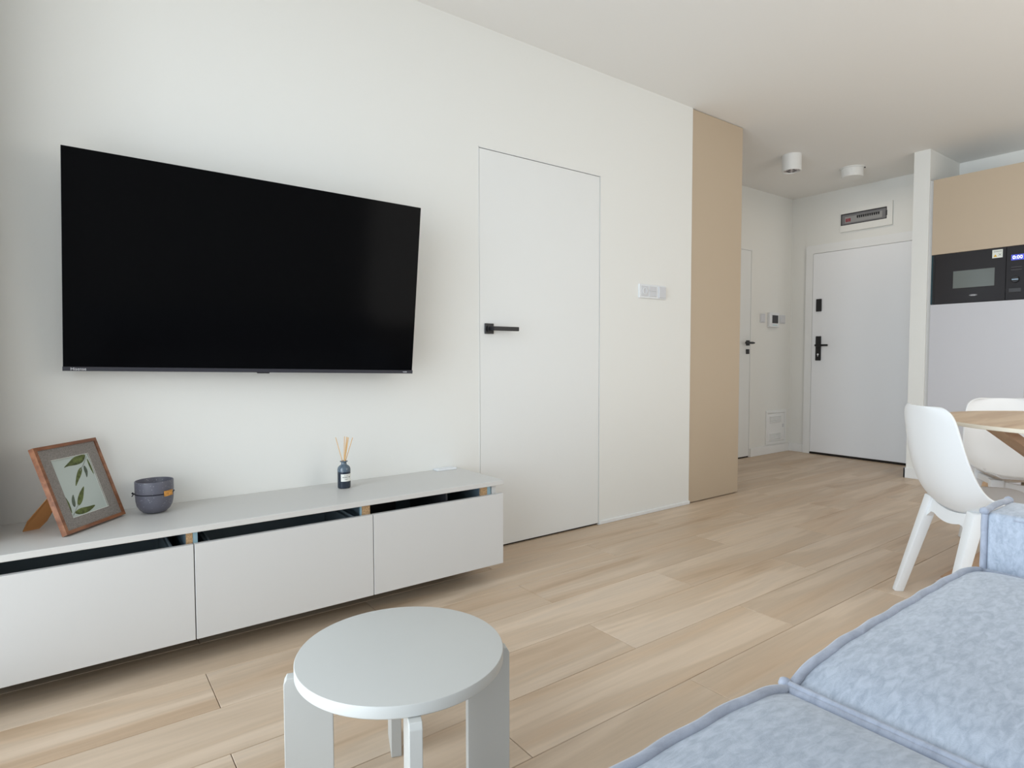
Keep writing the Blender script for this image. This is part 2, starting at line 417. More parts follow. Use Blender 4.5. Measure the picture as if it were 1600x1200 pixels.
obj('key_rose', box(new(), 5.279, 5.327, YH-0.009, YH, 1.010, 1.056, 0.002), m_black, d2)

# entrance door
d3 = thing('door_3', 'white entrance door with black lock plates at the far end of the hall', 'door', (XF, 0.145, 0), kind='structure')
LY0, LY1, LZ = -0.305, 0.601, 2.012
obj('door_leaf', box(new(), XF-0.030, XF-0.002, LY0, LY1-0.004, 0.022, LZ-0.004, 0.003, 2), mat('entrance door white', (0.88, 0.895, 0.92), 0.4), d3)
f = new()
prism(f, [(XF-0.024, LY1, 0), (XF-0.024, 0.672, 0), (XF-0.024, 0.672, 2.075), (XF-0.024, 0.667, 2.089), (XF-0.024, 0.655, 2.094), (XF-0.024, LY0-0.055, 2.094), (XF-0.024, LY0-0.065, 2.085),
          (XF-0.024, LY0-0.07, 2.07), (XF-0.024, LY0-0.07, 0), (XF-0.024, LY0-0.002, 0), (XF-0.024, LY0-0.002, LZ), (XF-0.024, LY1, LZ)], (0.024, 0, 0))
obj('door_frame', f, m_trim, d3)
obj('threshold', box(new(), XF-0.026, XF-0.001, LY0, LY1, 0.0005, 0.018), m_gap, d3)
g = new(); box(g, XF-0.006, XF-0.001, LY1-0.004, LY1, 0.02, LZ); obj('frame_gap', g, m_greyp, d3)
obj('upper_lock_plate', box(new(), XF-0.042, XF-0.030, 0.502, 0.556, 1.432, 1.556, 0.003), m_black, d3)
hp = obj('handle_plate', box(new(), XF-0.042, XF-0.030, 0.500, 0.553, 0.944, 1.186, 0.003), m_black, d3)
t = new(); box(t, XF-0.085, XF-0.040, 0.515, 0.535, 1.086, 1.106, 0.003); box(t, XF-0.095, XF-0.079, 0.410, 0.537, 1.085, 1.105, 0.004, 2)
obj('lever', t, m_black, hp)
t = new(); lathe(t, [(0, 0), (0.009, 0), (0.009, 0.003), (0, 0.003)], 16, mtx=frame_mtx((XF-0.042, 0.526, 1.005), (0, 1, 0), (0, 0, -1)))
box(t, XF-0.0465, XF-0.042, 0.524, 0.528, 0.985, 0.999)
obj('lock_cylinder', t, m_letter, hp)

# beige built-in wardrobe closing the end of the television wall
wd = thing('wardrobe', 'tall beige wardrobe panel between the television wall and the hall', 'wardrobe', (3.61, 0.42, 0))
obj('front_panel', box(new(), X1+0.005, 3.8885, 0.004, 0.022, 0.006, H-0.004, 0.0008), m_beige, wd)
obj('side_panel', box(new(), 3.8705, 3.8885, 0.0235, YH, 0.006, H-0.004, 0.0008), m_beige, wd)
obj('carcass', box(new(), X1+0.008, 3.869, 0.0235, YH-0.002, 0.002, H-0.008), m_gap, wd)
obj('shadow_gap', box(new(), X1+0.0008, X1+0.0045, 0.010, 0.03, 0.004, H-0.006), mat('brown gap shade', (0.28, 0.15, 0.10), 0.6), wd)  # shadow gap at the wall end, its shade put in as a brown strip

# ------------------------------------------------------------------ tall kitchen cabinet
KX = 5.4623
kc = thing('kitchen_cabinet', 'tall built-in kitchen cabinet with beige top door and lilac grey lower door', 'cabinet', (5.76, -0.934, 0))
KY0, KY1 = -1.232, -0.636
c = new()
box(c, KX+0.022, 6.055, KY1-0.018, KY1, 0.08, 2.351); box(c, KX+0.022, 6.055, KY0, KY0+0.018, 0.08, 2.351)
box(c, KX+0.022, 6.055, KY0+0.018, KY1-0.018, 2.333, 2.351); box(c, KX+0.022, 6.055, KY0+0.018, KY1-0.018, 1.774, 1.79)
box(c, KX+0.022, 6.055, KY0+0.018, KY1-0.018, 1.365, 1.383); box(c, 6.04, 6.055, KY0, KY1, 0.08, 2.351); box(c, KX+0.022, 6.04, KY0+0.018, KY1-0.018, 0.08, 0.098)
obj('carcass', c, m_unit, kc)
obj('upper_door', box(new(), KX, KX+0.020, KY0+0.0015, KY1, 1.7720, 2.351, 0.001), m_beige, kc)
obj('lower_door', box(new(), KX, KX+0.020, KY0+0.0015, KY1, 0.226, 1.3860, 0.001), m_fridge, kc)
obj('bottom_drawer_front', box(new(), KX, KX+0.020, KY0+0.0015, KY1, 0.062, 0.223, 0.001), m_fridge, kc)
obj('plinth', box(new(), KX+0.012, KX+0.028, KY0, KY1, 0.001, 0.058), m_oak, kc)
fl = obj('filler_strip', box(new(), KX+0.010, KX+0.024, KY1+0.002, -0.6105, 0.001, 2.351), m_unit, kc)

mw = thing('microwave_oven', 'built-in black microwave with a small grey window and blue display', 'microwave', (5.7, -0.934, 1.390))
MX = KX - 0.002
obj('body', box(new(), KX+0.022, 5.90, KY0+0.022, KY1-0.022, 1.392, 1.765), m_darkp, mw)
obj('trim_strip', box(new(), MX+0.004, KX+0.021, -0.646, KY1, 1.389, 1.770, 0.0008), mat('dark teal metal strip', (0.03, 0.07, 0.09), 0.25, metal=0.5), mw)
dr = obj('oven_door', box(new(), MX, KX+0.021, -1.104, -0.662, 1.389, 1.770, 0.0015), m_mw, mw)
obj('hinge_strip', box(new(), MX+0.006, KX+0.021, -0.6615, -0.6465, 1.389, 1.770), m_black, mw)
obj('door_window', box(new(), MX-0.0012, MX+0.001, -1.040, -0.784, 1.500, 1.630, 0.0008), m_mwwin, dr)
cp = obj('control_panel', box(new(), MX, KX+0.021, KY0+0.002, -1.1065, 1.389, 1.770, 0.0015), m_mw, mw)
def facing(y, z, x=MX-0.0016):   # text frame on a surface facing -x: local x -> -y, local y -> z
    return frame_mtx((x, y, z), (0, -1, 0), (0, 0, 1))
obj('display_window', box(new(), MX-0.0010, MX, -1.212, -1.134, 1.668, 1.708, 0.0004), m_blue, cp)
text('display_digits', '0:00', 0.034, m_dispw, cp, facing(-1.141, 1.677, MX-0.0014))
t = new(); lathe(t, [(0, 0), (0.024, 0), (0.023, 0.016), (0.020, 0.019), (0, 0.019)], 28, mtx=frame_mtx((MX, -1.163, 1.530), (0, -1, 0), (0, 0, 1)))
kn = obj('knob', t, m_black, cp, smooth=True, angle=30)
obj('knob_mark', box(new(), MX-0.0200, MX-0.0188, -1.181, -1.146, 1.528, 1.533), mat('knob chrome', (0.45, 0.6, 0.75), 0.2, metal=0.8), kn)
b = obj('door_button', box(new(), MX-0.003, MX, -1.196, -1.126, 1.442, 1.470, 0.0015), m_darkp, cp)
t = new()
for zz in (1.60, 1.62): box(t, MX-0.0005, MX+0.0003, -1.195, -1.135, zz, zz+0.0012)
obj('scale_marks', t, m_greyp, cp)
st = obj('warning_sticker', box(new(), MX-0.0008, MX+0.0002, -1.084, -1.023, 1.698, 1.757), m_sticker, dr, label='yellow and white warning sticker')
prism_t = new(); prism(prism_t, [(MX-0.0013, -1.030, 1.706), (MX-0.0013, -1.052, 1.706), (MX-0.0013, -1.041, 1.724)], (0.0005, 0, 0))
obj('warning_triangle', prism_t, m_yellow, dr)
t = new(); box(t, MX-0.0011, MX-0.0006, -1.078, -1.030, 1.745, 1.747); box(t, MX-0.0011, MX-0.0006, -1.078, -1.030, 1.740, 1.7415)
tube(t, [(MX-0.0010, -1.060, 1.712), (MX-0.0010, -1.076, 1.728)], 0.0010, 6); tube(t, [(MX-0.0010, -1.060, 1.728), (MX-0.0010, -1.076, 1.712)], 0.0010, 6)
obj('sticker_print', t, m_ink, dr)
t = new(); prism(t, [(MX-0.0008, -0.914+0.026*math.cos(a*math.pi/12), 1.441+0.007*math.sin(a*math.pi/12)) for a in range(24)], (0.0008, 0, 0))
lg = obj('logo_badge', t, m_greyp, dr)
text('logo_lettering', 'amica', 0.0135, m_letter, dr, facing(-0.9135, 1.4365, MX-0.0012), align='CENTER')

# ------------------------------------------------------------------ hanging TV unit
tvu = thing('tv_unit', 'long light grey wall-hung television unit with three large drawer fronts', 'tv unit', (0.61, -0.195, 0.08))
YF = -0.390
obj('worktop', box(new(), -0.300, 1.522, YF, -0.0008, 0.427, 0.447, 0.0012), m_top, tvu)
DB = [-0.298, 0.3085, 0.9155, 1.521]
c = new()
for x0, x1 in ((-0.298, -0.280), (0.2905, 0.3085), (0.8975, 0.9155)): box(c, x0, x1, -0.352, -0.004, 0.083, 0.4265)
box(c, 1.4300, 1.4480, -0.352, -0.004, 0.083, 0.4265); box(c, -0.298, 1.448, -0.352, -0.004, 0.083, 0.099); box(c, -0.298, 1.448, -0.018, -0.004, 0.099, 0.4265)
obj('carcass', c, m_inner, tvu)
for x0, x1 in ((0.2905, 0.3085), (0.8815, 0.9135), (1.4200, 1.4520)):
    obj('raw_edge', box(new(), x0, x1, -0.364, -0.3525, 0.09, 0.4265), m_chip, tvu, label='raw chipboard board edge')
for x0, x1 in ((0.3095, 0.3230), (1.4530, 1.4700), (0.8765, 0.8805)):
    obj('film_strip', box(new(), x0, x1, -0.364, -0.3525, 0.09, 0.4265), m_film, tvu, label='board edge under blue protective film')
obj('end_panel', box(new(), 1.4760, 1.4960, -0.366, -0.004, 0.083, 0.4265, 0.0008), m_unit, tvu)
for i in range(3):
    x0, x1 = DB[i]+0.0015, DB[i+1]-0.0015
    fr = obj('drawer_front', box(new(), x0, x1, YF, -0.371, 0.080, 0.389, 0.0009), m_unit, tvu)
    if i < 2:
        t = new(); a, b2 = x0+0.045, x1-0.050
        box(t, a, a+0.012, -0.355, -0.03, 0.12, 0.366); box(t, b2-0.012, b2, -0.355, -0.03, 0.12, 0.366)
        box(t, a, b2, -0.042, -0.03, 0.12, 0.366); box(t, a, b2, -0.370, -0.355, 0.12, 0.366); box(t, a, b2, -0.355, -0.03, 0.12, 0.13)
        tube(t, [(a+0.006, -0.365, 0.377), (a+0.006, -0.035, 0.377), (b2-0.006, -0.035, 0.377), (b2-0.006, -0.365, 0.377)], 0.005, 8)
        obj('drawer_box', t, m_drawer, tvu)
bx = new(); box(bx, 1.02, 1.17, -0.05, -0.02, 0.30, 0.42, 0.003); obj('back_brace', box(bx, 1.255, 1.262, -0.35, -0.02, 0.10, 0.42), m_darkp, tvu)

# ------------------------------------------------------------------ television (turned and tipped on its bracket)
TYAW, TTILT, TROLL = 0.044, 0.100, -0.024
tr = Vector((math.cos(TYAW), -math.sin(TYAW), 0)); tn = Vector((-math.sin(TYAW)*math.cos(TTILT), -math.cos(TYAW)*math.cos(TTILT), -math.sin(TTILT)))
tu = tr.cross(-tn).normalized()
if tu.z < 0: tu = -tu
tr, tu = math.cos(TROLL)*tr + math.sin(TROLL)*tu, -math.sin(TROLL)*tr + math.cos(TROLL)*tu
tv = thing('television', 'large black flat television tipped forward on the white wall', 'television', world=False)
tm = Matrix((tr, -tn, tu)).transposed().to_4x4(); tm.translation = Vector((0.609, -0.137, 1.281)) - tu*0.3554
tv.matrix_world = tm       # local: x right, y into the wall, z up, origin at the middle of the lower edge
hw, hh = 0.616, 0.7108
obj('screen', box(new(), -hw+0.0015, hw-0.0015, 0.000, 0.004, 0.0145, hh-0.0015), m_screen, tv)
t = new(); box(t, -hw, hw, 0.0041, 0.020, 0.010, hh, 0.001); obj('rim', t, m_bezel, tv)
t = new(); box(t, -hw-0.001, hw+0.001, -0.003, 0.022, 0.0, 0.014, 0.001); bz = obj('lower_bezel', t, m_bezel, tv)
t = new(); box(t, -0.022, 0.022, -0.001, 0.014, -0.004, 0.0, 0.001); obj('sensor', t, m_tvback, bz)
text('brand_lettering', 'Hisense', 0.0135, m_letter, bz, frame_mtx((-hw+0.020, -0.0034, 0.0028), (1, 0, 0), (0, 0, 1)))
text('model_lettering', 'ULED', 0.0075, m_letter, bz, frame_mtx((hw-0.045, -0.0034, 0.0045), (1, 0, 0), (0, 0, 1)))
t = new(); prism(t, [(-0.56, 0.020, 0.03), (0.56, 0.020, 0.03), (0.50, 0.032, 0.06), (-0.50, 0.032, 0.06)], (0, 0, 0.60)); obj('back_shell', t, m_tvback, tv)
t = new(); box(t, -0.22, 0.22, 0.033, 0.040, 0.34, 0.37); box(t, -0.22, 0.22, 0.033, 0.040, 0.46, 0.49); box(t, -0.16, -0.13, 0.033, 0.043, 0.20, 0.55); box(t, 0.13, 0.16, 0.033, 0.043, 0.20, 0.55)
tube(t, [(-0.10, 0.040, 0.42), (-0.06, 0.10, 0.40)], 0.012, 8); tube(t, [(0.10, 0.040, 0.42), (0.06, 0.09, 0.40)], 0.012, 8)
obj('wall_bracket', t, m_black, tv)

# ------------------------------------------------------------------ stool
stl = thing('stool', 'low round pale grey stool with four flat board legs', 'stool', (0.576, -1.325, 0))
t = new(); rs = 0.2245
lathe(t, [(0, 0.317), (rs-0.003, 0.317), (rs, 0.320), (rs, 0.3405), (rs-0.0012, 0.3425), (rs-0.003, 0.343), (0, 0.343)], 96, (0.576, -1.325, 0))
obj('seat', t, m_stool, stl, smooth=True, angle=35)
for a in (70, 160, 250, 340):
    t = new(); ro, ri, th = 0.2445, 0.146, 0.0125
    poly = [(ri, -th, 0), (ro, -th, 0), (ro, -th, 0.305), (ro-0.006, -th, 0.3165), (ri, -th, 0.3165)]
    prism(t, poly, (0, 2*th, 0), bev=0.0015)
    t.transform(Matrix.Translation((0.576, -1.325, 0)) @ Matrix.Rotation(R(a), 4, 'Z'))
    obj('leg', t, m_stool, stl)

# ------------------------------------------------------------------ dining chairs
def make_chair(label, loc, rz):
    ch = thing('dining_chair', label, 'chair', loc, rz, world=False, group='white dining chairs')
    # local: origin on the floor midway between the rear feet, +x forward, y lateral
    prof = [(-0.032, 0.795, 0.115), (-0.031, 0.788, 0.148), (-0.029, 0.775, 0.168), (-0.027, 0.755, 0.182), (-0.023, 0.72, 0.190), (-0.016, 0.66, 0.199),
            (-0.007, 0.60, 0.207), (0.006, 0.54, 0.213), (0.024, 0.485, 0.218), (0.050, 0.435, 0.221), (0.090, 0.396, 0.223), (0.150, 0.376, 0.224),
            (0.23, 0.378, 0.222), (0.31, 0.394, 0.217), (0.39, 0.418, 0.208), (0.44, 0.430, 0.196), (0.465, 0.424, 0.180)]
    curlf = [0.030, 0.032, 0.034, 0.036, 0.040, 0.046, 0.052, 0.058, 0.062, 0.056, 0.034, 0.012, 0, 0, 0, 0, 0]
    curlz = [0, 0, 0, 0, 0, 0, 0.002, 0.008, 0.022, 0.050, 0.080, 0.084, 0.070, 0.048, 0.022, 0.008, 0]
    t = new(); NN = 18; grid = []
    for (f, z, hwid), cf, cz in zip(prof, curlf, curlz):
        row = []
        for j in range(NN+1):
            s = -1 + 2*j/NN
            q = abs(s)**2.6
            row.append(t.verts.new((f + cf*q, s*hwid, z + cz*q)))
        grid.append(row)
    for a, b2 in zip(grid, grid[1:]):
        for j in range(NN): t.faces.new((a[j], a[j+1], b2[j+1], b2[j]))
    bmesh.ops.recalc_face_normals(t, faces=t.faces[:])
    o = obj('seat_shell', t, m_chair, ch, smooth=True, angle=180)
    sb = o.modifiers.new('sub', 'SUBSURF'); sb.levels = 1; sb.render_levels = 2
    so = o.modifiers.new('solid', 'SOLIDIFY'); so.thickness = 0.006; so.offset = 0
    # legs and rails
    def leg(p0, p1, w0, w1, d0, d1):
        q = new(); p0, p1 = Vector(p0), Vector(p1); vs = []
        for p, ww, dd in ((p0, w0, d0), (p1, w1, d1)):
            vs.append([q.verts.new((p.x+sx*dd/2, p.y+sy*ww/2, p.z)) for sx, sy in ((-1, -1), (1, -1), (1, 1), (-1, 1))])
        q.faces.new(vs[0][::-1]); q.faces.new(vs[1])
        for i in range(4): q.faces.new((vs[0][i], vs[0][(i+1) % 4], vs[1][(i+1) % 4], vs[1][i]))
        bmesh.ops.recalc_face_normals(q, faces=q.faces[:])
        bmesh.ops.bevel(q, geom=q.edges[:], offset=0.004, segments=2, affect='EDGES', profile=0.5, clamp_overlap=True)
        obj('leg', q, m_chair, ch, smooth=True, angle=30)
    for s in (-1, 1):
        leg((0.0, s*0.182, 0), (0.108, s*0.146, 0.418), 0.030, 0.050, 0.034, 0.042)
        leg((0.430, s*0.182, 0), (0.372, s*0.168, 0.404), 0.028, 0.056, 0.034, 0.046)
    def rail(name, f_top, f_foot, zt, half):
        # arched rail in the plane of a leg pair
        def P(y, z): return (f_foot + (f_top-f_foot)*z/0.402, y, z)
        q = new(); up_, lo = [], []
        n = 14
        for i in range(n+1):
            y = -half + 2*half*i/n; e = abs(y)/half
            up_.append((y, zt - 0.026 + 0.026*(e**2)))
            lo.append((y, zt - 0.072 + 0.016*min(1, e/0.62)**2 - 0.066*max(0, (e-0.62)/0.38)**2.2))
        poly = [P(*a) for a in up_] + [P(*a) for a in reversed(lo)]
        t2 = bmesh.new()
        A = [t2.verts.new((x-0.011, y, z)) for x, y, z in poly]; B = [t2.verts.new((x+0.011, y, z)) for x, y, z in poly]; m = len(A)
        for i in range(n):
            for K, flip in ((A, False), (B, True)):
                fc = (K[i], K[i+1], K[m-2-i], K[m-1-i]); t2.faces.new(fc if not flip else fc[::-1])
        for i in range(m): t2.faces.new((A[i], A[(i+1) % m], B[(i+1) % m], B[i]))
        bmesh.ops.recalc_face_normals(t2, faces=t2.faces[:]); merge(q, t2)
        obj(name, q, m_chair, ch, smooth=True, angle=30)
    rail('rear_rail', 0.105, 0.0, 0.4165, 0.150)
    rail('front_rail', 0.372, 0.430, 0.404, 0.168)
    for s in (-1, 1):
        q = new(); box(q, 0.11, 0.36, s*0.150-0.010, s*0.150+0.010, 0.360, 0.396, 0.004); obj('side_rail', q, m_chair, ch)
    return ch
ch1 = make_chair('white plastic dining chair standing behind the sofa arm, seen from behind', (2.6625, -1.5975, 0), R(-45))
ch2 = copy_tree(ch1); ch2['label'] = 'white dining chair on the far side of the round table, only its back rim showing'
ch2.location = (4.00, -1.50, 0); ch2.rotation_euler = (0, 0, R(-145)); ch2.scale = (0.955, 0.955, 0.955)

# ------------------------------------------------------------------ round table
TC = Vector((3.292, -1.988, 0)); TZ = 0.72
tb = thing('dining_table', 'round oak dining table with crossed board legs', 'table', TC)
t = new(); lathe(t, [(0, TZ-0.016), (0.5365, TZ-0.016), (0.5365, TZ), (0, TZ)], 128, (TC.x, TC.y, 0))
obj('tabletop', t, m_oak, tb, smooth=True, angle=30)
t = new(); lathe(t, [(0.5368, TZ-0.0155), (0.5380, TZ-0.0145), (0.5385, TZ-0.004), (0.5372, TZ-0.0005), (0.5368, TZ-0.0005), (0.5368, TZ-0.0155)], 128, (TC.x, TC.y, 0))
obj('edge_band', t, mat('cream edge band', (0.74, 0.67, 0.55), 0.4), tb, smooth=True, angle=30)
for sx, sy in ((-1, 1), (1, -1), (-1, -1), (1, 1)):
    a = TC + Vector((0.38*sx, 0.255*sy, TZ-0.0165)); b2 = TC + Vector((-0.26*sx, -0.375*sy, 0.024))
    ax = (b2-a).normalized(); hd = Vector((ax.x, ax.y, 0)).normalized(); n = Vector((-hd.y, hd.x, 0))
    q = new(); prism(q, [a - n*0.060, a + n*0.060, b2 + n*0.060, b2 - n*0.060], hd*0.045); obj('leg', q, m_oakleg, tb)
m_base = wood_mat('base oak', (0.50, 0.33, 0.24), (0.58, 0.42, 0.32), (0.64, 0.48, 0.38), rough=0.45, along=(0.9, 9, 9), rnd=0.02)
for y in (-1.640, -2.436): obj('foot_bar', box(new(), 2.983, 3.60, y, y+0.100, 0.0, 0.023, 0.002), m_base, tb)

# ------------------------------------------------------------------ sofa
sf = thing('sofa', 'light blue grey velvet sofa with piped seat cushions in the foreground', 'sofa', (0.8, -2.5, 0))
SY0, SY1 = -2.93, -2.022
def cushion(x0, x1, y0, y1, z0, zt, crown, nx=24, ny=24, rr=0.035):
    t = new(); g = []
    rings = []
    def S(a): return math.copysign(abs(a)**0.5, a) if a else 0
    for i in range(nx+1):
        row = []
        for j in range(ny+1):
            u, v = i/nx, j/ny
            e = 1 - (2*u-1)**4; e2 = 1 - (2*v-1)**4
            wob = 0.0022*math.sin(9*u+3*v) + 0.0016*math.sin(17*v-5*u)
            z = zt + crown*(e**0.6)*(e2**0.55) + wob*e*e2
            row.append(t.verts.new((x0+(x1-x0)*u, y0+(y1-y0)*v, z)))
        g.append(row)
    for i in range(nx):
        for j in range(ny): t.faces.new((g[i][j], g[i+1][j], g[i+1][j+1], g[i][j+1]))
    per = [g[i][0] for i in range(nx+1)] + [g[nx][j] for j in range(1, ny+1)] + [g[i][ny] for i in range(nx-1, -1, -1)] + [g[0][j] for j in range(ny-1, 0, -1)]
    low = [t.verts.new((v.co.x, v.co.y, z0)) for v in per]; m = len(per)
    for i in range(m): t.faces.new((per[i], low[i], low[(i+1) % m], per[(i+1) % m]))
    t.faces.new(low)
    bmesh.ops.recalc_face_normals(t, faces=t.faces[:])
    return t, [v.co.copy() for v in per]
ED = 0.450
for x0, x1 in ((0.005, 0.910), (0.922, 1.808)):
    t, per = cushion(x0, x1, SY0, SY1, 0.30, ED, 0.030)
    # the front edge swells upward between the seams
    for v in t.verts:
        if v.co.z > 0.4:
            u = (v.co.x-x0)/(x1-x0); v.co.z += 0.026*(1-(2*u-1)**6)*max(0, (v.co.y-SY0)/(SY1-SY0))**2 * (1 if True else 0)
    cu = obj('seat_cushion', t, m_velvet, sf, smooth=True, angle=50)
    pts = []
    nseg = 90
    def edge_z(x, y):
        u = (x-x0)/(x1-x0); return ED + 0.026*(1-(2*u-1)**6)*max(0, (y-SY0)/(SY1-SY0))**2
    loop = [(x0+(x1-x0)*i/nseg, SY1) for i in range(nseg)] + [(x1, SY1-(SY1-SY0)*i/nseg) for i in range(nseg)] + [(x1-(x1-x0)*i/nseg, SY0) for i in range(nseg)] + [(x0, SY0+(SY1-SY0)*i/nseg) for i in range(nseg)]
    for x, y in loop:
        pts.append((x + 0.0012*math.sin(x*60+y*47), y + 0.0014*math.sin(x*53), edge_z(x, y) + 0.003))
    q = new(); tube(q, pts, 0.0078, 10, closed=True); obj('piping', q, m_pipe, cu, smooth=True, angle=180)
q = new(); tube(q, [(0.9165, SY1+0.010-0.9*i/24, ED+0.009) for i in range(25)], 0.0062, 10)
lathe(q, [(0, -0.011), (0.008, -0.007), (0.0105, 0), (0.008, 0.007), (0, 0.011)], 14, (0.9165, SY1+0.006, ED+0.008))
obj('seam_piping', q, m_pipe, sf, smooth=True, angle=180)
obj('base', box(new(), -0.19, 2.03, SY0-0.02, SY1-0.006, 0.06, 0.298, 0.01, 2), m_velvet, sf)
def arm(x0, x1):
    q = new(); box(q, x0, x1, SY0, SY1-0.004, 0.299, 0.600, 0.012, 3); a = obj('arm', q, m_velvet, sf, smooth=True, angle=40)
    q = new()
    for xx in (x0, x1):
        l = [(xx, SY1-0.003, 0.31+0.29*i/20) for i in range(21)]
        l = [(x + 0.0012*math.sin(z*130), y, z) for x, y, z in l]; tube(q, l, 0.0075, 10)
    l = [(x0+(x1-x0)*i/20, SY1-0.003, 0.600+0.006*math.sin(math.pi*i/20)) for i in range(21)]; tube(q, l, 0.0078, 10)
    lathe(q, [(0, -0.011), (0.009, -0.006), (0.011, 0), (0.009, 0.006), (0, 0.011)], 12, (x0, SY1-0.002, 0.602))
    lathe(q, [(0, -0.011), (0.009, -0.006), (0.011, 0), (0.009, 0.006), (0, 0.011)], 12, (x1, SY1-0.002, 0.602))
    obj('piping', q, m_pipe, a, smooth=True, angle=180)
    q = new(); tube(q, [(x0-0.0005, SY1-0.06-(0.8)*i/10, 0.590-0.0005*i) for i in range(11)], 0.0022, 6); obj('seam', q, m_pipe, a)
arm(1.815, 2.005); arm(-0.185, -0.001)
obj('backrest', box(new(), -0.185, 2.005, SY0-0.24, SY0-0.004, 0.299, 0.80, 0.03, 3), m_velvet, sf, smooth=True, angle=40)
for x in (-0.12, 1.94):
    for y in (SY0+0.02, SY1-0.09): obj('leg', box(new(), x-0.025, x+0.025, y-0.025, y+0.025, 0.0, 0.06, 0.003), m_black, sf)

# ------------------------------------------------------------------ picture frame on the TV unit
U = Vector((0.642, 0.767, 0)).normalized(); NH = Vector((U.y, -U.x, 0)); ti = R(20.8)
UP = Vector((-NH.x*math.sin(ti), -NH.y*math.sin(ti), math.cos(ti)))
pf = thing('picture_frame', 'tilted wooden picture frame with a botanical print on the television unit', 'picture frame', world=False)
NF = U.cross(UP)
if NF.dot(NH) < 0: NF = -NF
pm = Matrix((U, UP, NF)).transposed().to_4x4(); pm.translation = Vector((-0.015, -0.292, 0.4532))
pf.matrix_world = pm     # local: x along the frame, y up the frame, z out of the picture
FW, FH, BW = 0.2504, 0.2792, 0.0105
t = new()
for poly in ([(0, 0), (FW, 0), (FW-BW, BW), (BW, BW)], [(FW, 0), (FW, FH), (FW-BW, FH-BW), (FW-BW, BW)], [(FW, FH), (0, FH), (BW, FH-BW), (FW-BW, FH-BW)], [(0, FH), (0, 0), (BW, BW), (BW, FH-BW)]):
    prism(t, [(x, y, -0.017) for x, y in poly], (0, 0, 0.017))
obj('moulding', t, m_framew, pf)
t = new(); x0, x1, y0, y1 = BW, FW-BW, BW, FH-BW; a0, a1, b0, b1 = 0.0485, 0.1965, 0.0445, 0.2315
for q in ((x0, x1, y0, b0), (x0, x1, b1, y1), (x0, a0, b0, b1), (a1, x1, b0, b1)): box(t, q[0], q[1], q[2], q[3], -0.0065, -0.0040)
obj('mount', t, m_linen, pf, label='grey linen mount')
t = new(); box(t, a0-0.003, a1+0.003, b0-0.003, b1+0.003, -0.0105, -0.0085); pr = obj('print', t, m_art, pf, label='botanical print of green leaves')
t = new()
for q in ((a0-0.001, a1+0.001, b0-0.0012, b0), (a0-0.001, a1+0.001, b1, b1+0.0012), (a1, a1+0.0014, b0, b1)): box(t, q[0], q[1], q[2], q[3], -0.0085, -0.0038)
obj('mount_edge', t, m_paper, pf)
obj('backing', box(new(), 0.004, FW-0.004, 0.004, FH-0.004, -0.0168, -0.0115), m_strut, pf)
leaves = [
 [(0.085,0.2009),(0.1157,0.2161),(0.139,0.2284),(0.1629,0.2312),(0.1875,0.2312),(0.1886,0.2246),(0.1712,0.2074),(0.1487,0.2026),(0.125,0.2029),(0.1066,0.2048)],
 [(0.1044,0.1328),(0.1109,0.1483),(0.128,0.1742),(0.1442,0.1892),(0.1578,0.1922),(0.1527,0.1791),(0.1407,0.165),(0.1244,0.1519)],
 [(0.1598,0.1525),(0.162,0.1672),(0.1605,0.1809),(0.1667,0.1965),(0.1731,0.1902),(0.1747,0.1764),(0.168,0.1626)],
 [(0.1901,0.2192),(0.1945,0.202),(0.1955,0.178),(0.1942,0.1547),(0.1883,0.1787),(0.1875,0.2027)],
 [(0.1397,0.1336),(0.116,0.1176),(0.0988,0.1022),(0.0881,0.0854),(0.0857,0.0747),(0.0981,0.0763),(0.1153,0.0915),(0.1271,0.1117)],
 [(0.0863,0.1166),(0.073,0.1022),(0.0672,0.0844),(0.0727,0.0717),(0.0812,0.084),(0.0839,0.0994)],
 [(0.0495,0.1218),(0.0568,0.1038),(0.0598,0.0842),(0.0556,0.0551),(0.0519,0.0673),(0.0496,0.0901)],
 [(0.1564,0.0627),(0.1218,0.0635),(0.0916,0.0667),(0.0697,0.0613),(0.0646,0.0547),(0.0819,0.0466),(0.1133,0.0461),(0.137,0.0528)]]
for i, l in enumerate(leaves):
    # smooth the outline with a closed Chaikin pass
    P = l
    for _ in range(2):
        Q = []
        for k in range(len(P)):
            a, b2 = P[k], P[(k+1) % len(P)]
            Q += [(a[0]*.75+b2[0]*.25, a[1]*.75+b2[1]*.25), (a[0]*.25+b2[0]*.75, a[1]*.25+b2[1]*.75)]
        P = Q
    t = new(); prism(t, [(x, y, -0.0084-0.00002*i) for x, y in P], (0, 0, 0.0004)); obj('printed_leaf', t, m_leafd if i in (2, 5) else m_leaf, pr)
for s in ([(0.1909,0.2225),(0.1667,0.1982),(0.1443,0.1808)], [(0.0569,0.0505),(0.0771,0.0689),(0.0894,0.0786)]):
    t = new(); tube(t, [(x, y, -0.0082) for x, y in s], 0.0011, 6); obj('printed_stem', t, m_stem, pr)
# easel strut: from the middle of the back down to the worktop (local coordinates through the frame matrix)
inv = pm.inverted()
A = inv @ Vector((-0.126, -0.141, 0.4474)); B = inv @ Vector((-0.086, -0.127, 0.4474))
mid = (A+B)/2; tp = Vector((0.110, 0.175, -0.0172)); wdir = Vector((1, 0, 0))
hl = 0.5*(B-A).length
ring = [A, A + (tp-mid)*0.20 - wdir*0.006 + Vector((-0.006, 0, 0)), tp - wdir*0.012, tp + wdir*0.020, B + (tp-mid)*0.12 + wdir*0.012, B]
t = new(); nrm = (tp-mid).cross(B-A).normalized(); prism(t, ring, nrm*0.0025)
obj('strut', t, m_strut, pf, label='orange brown card strut')

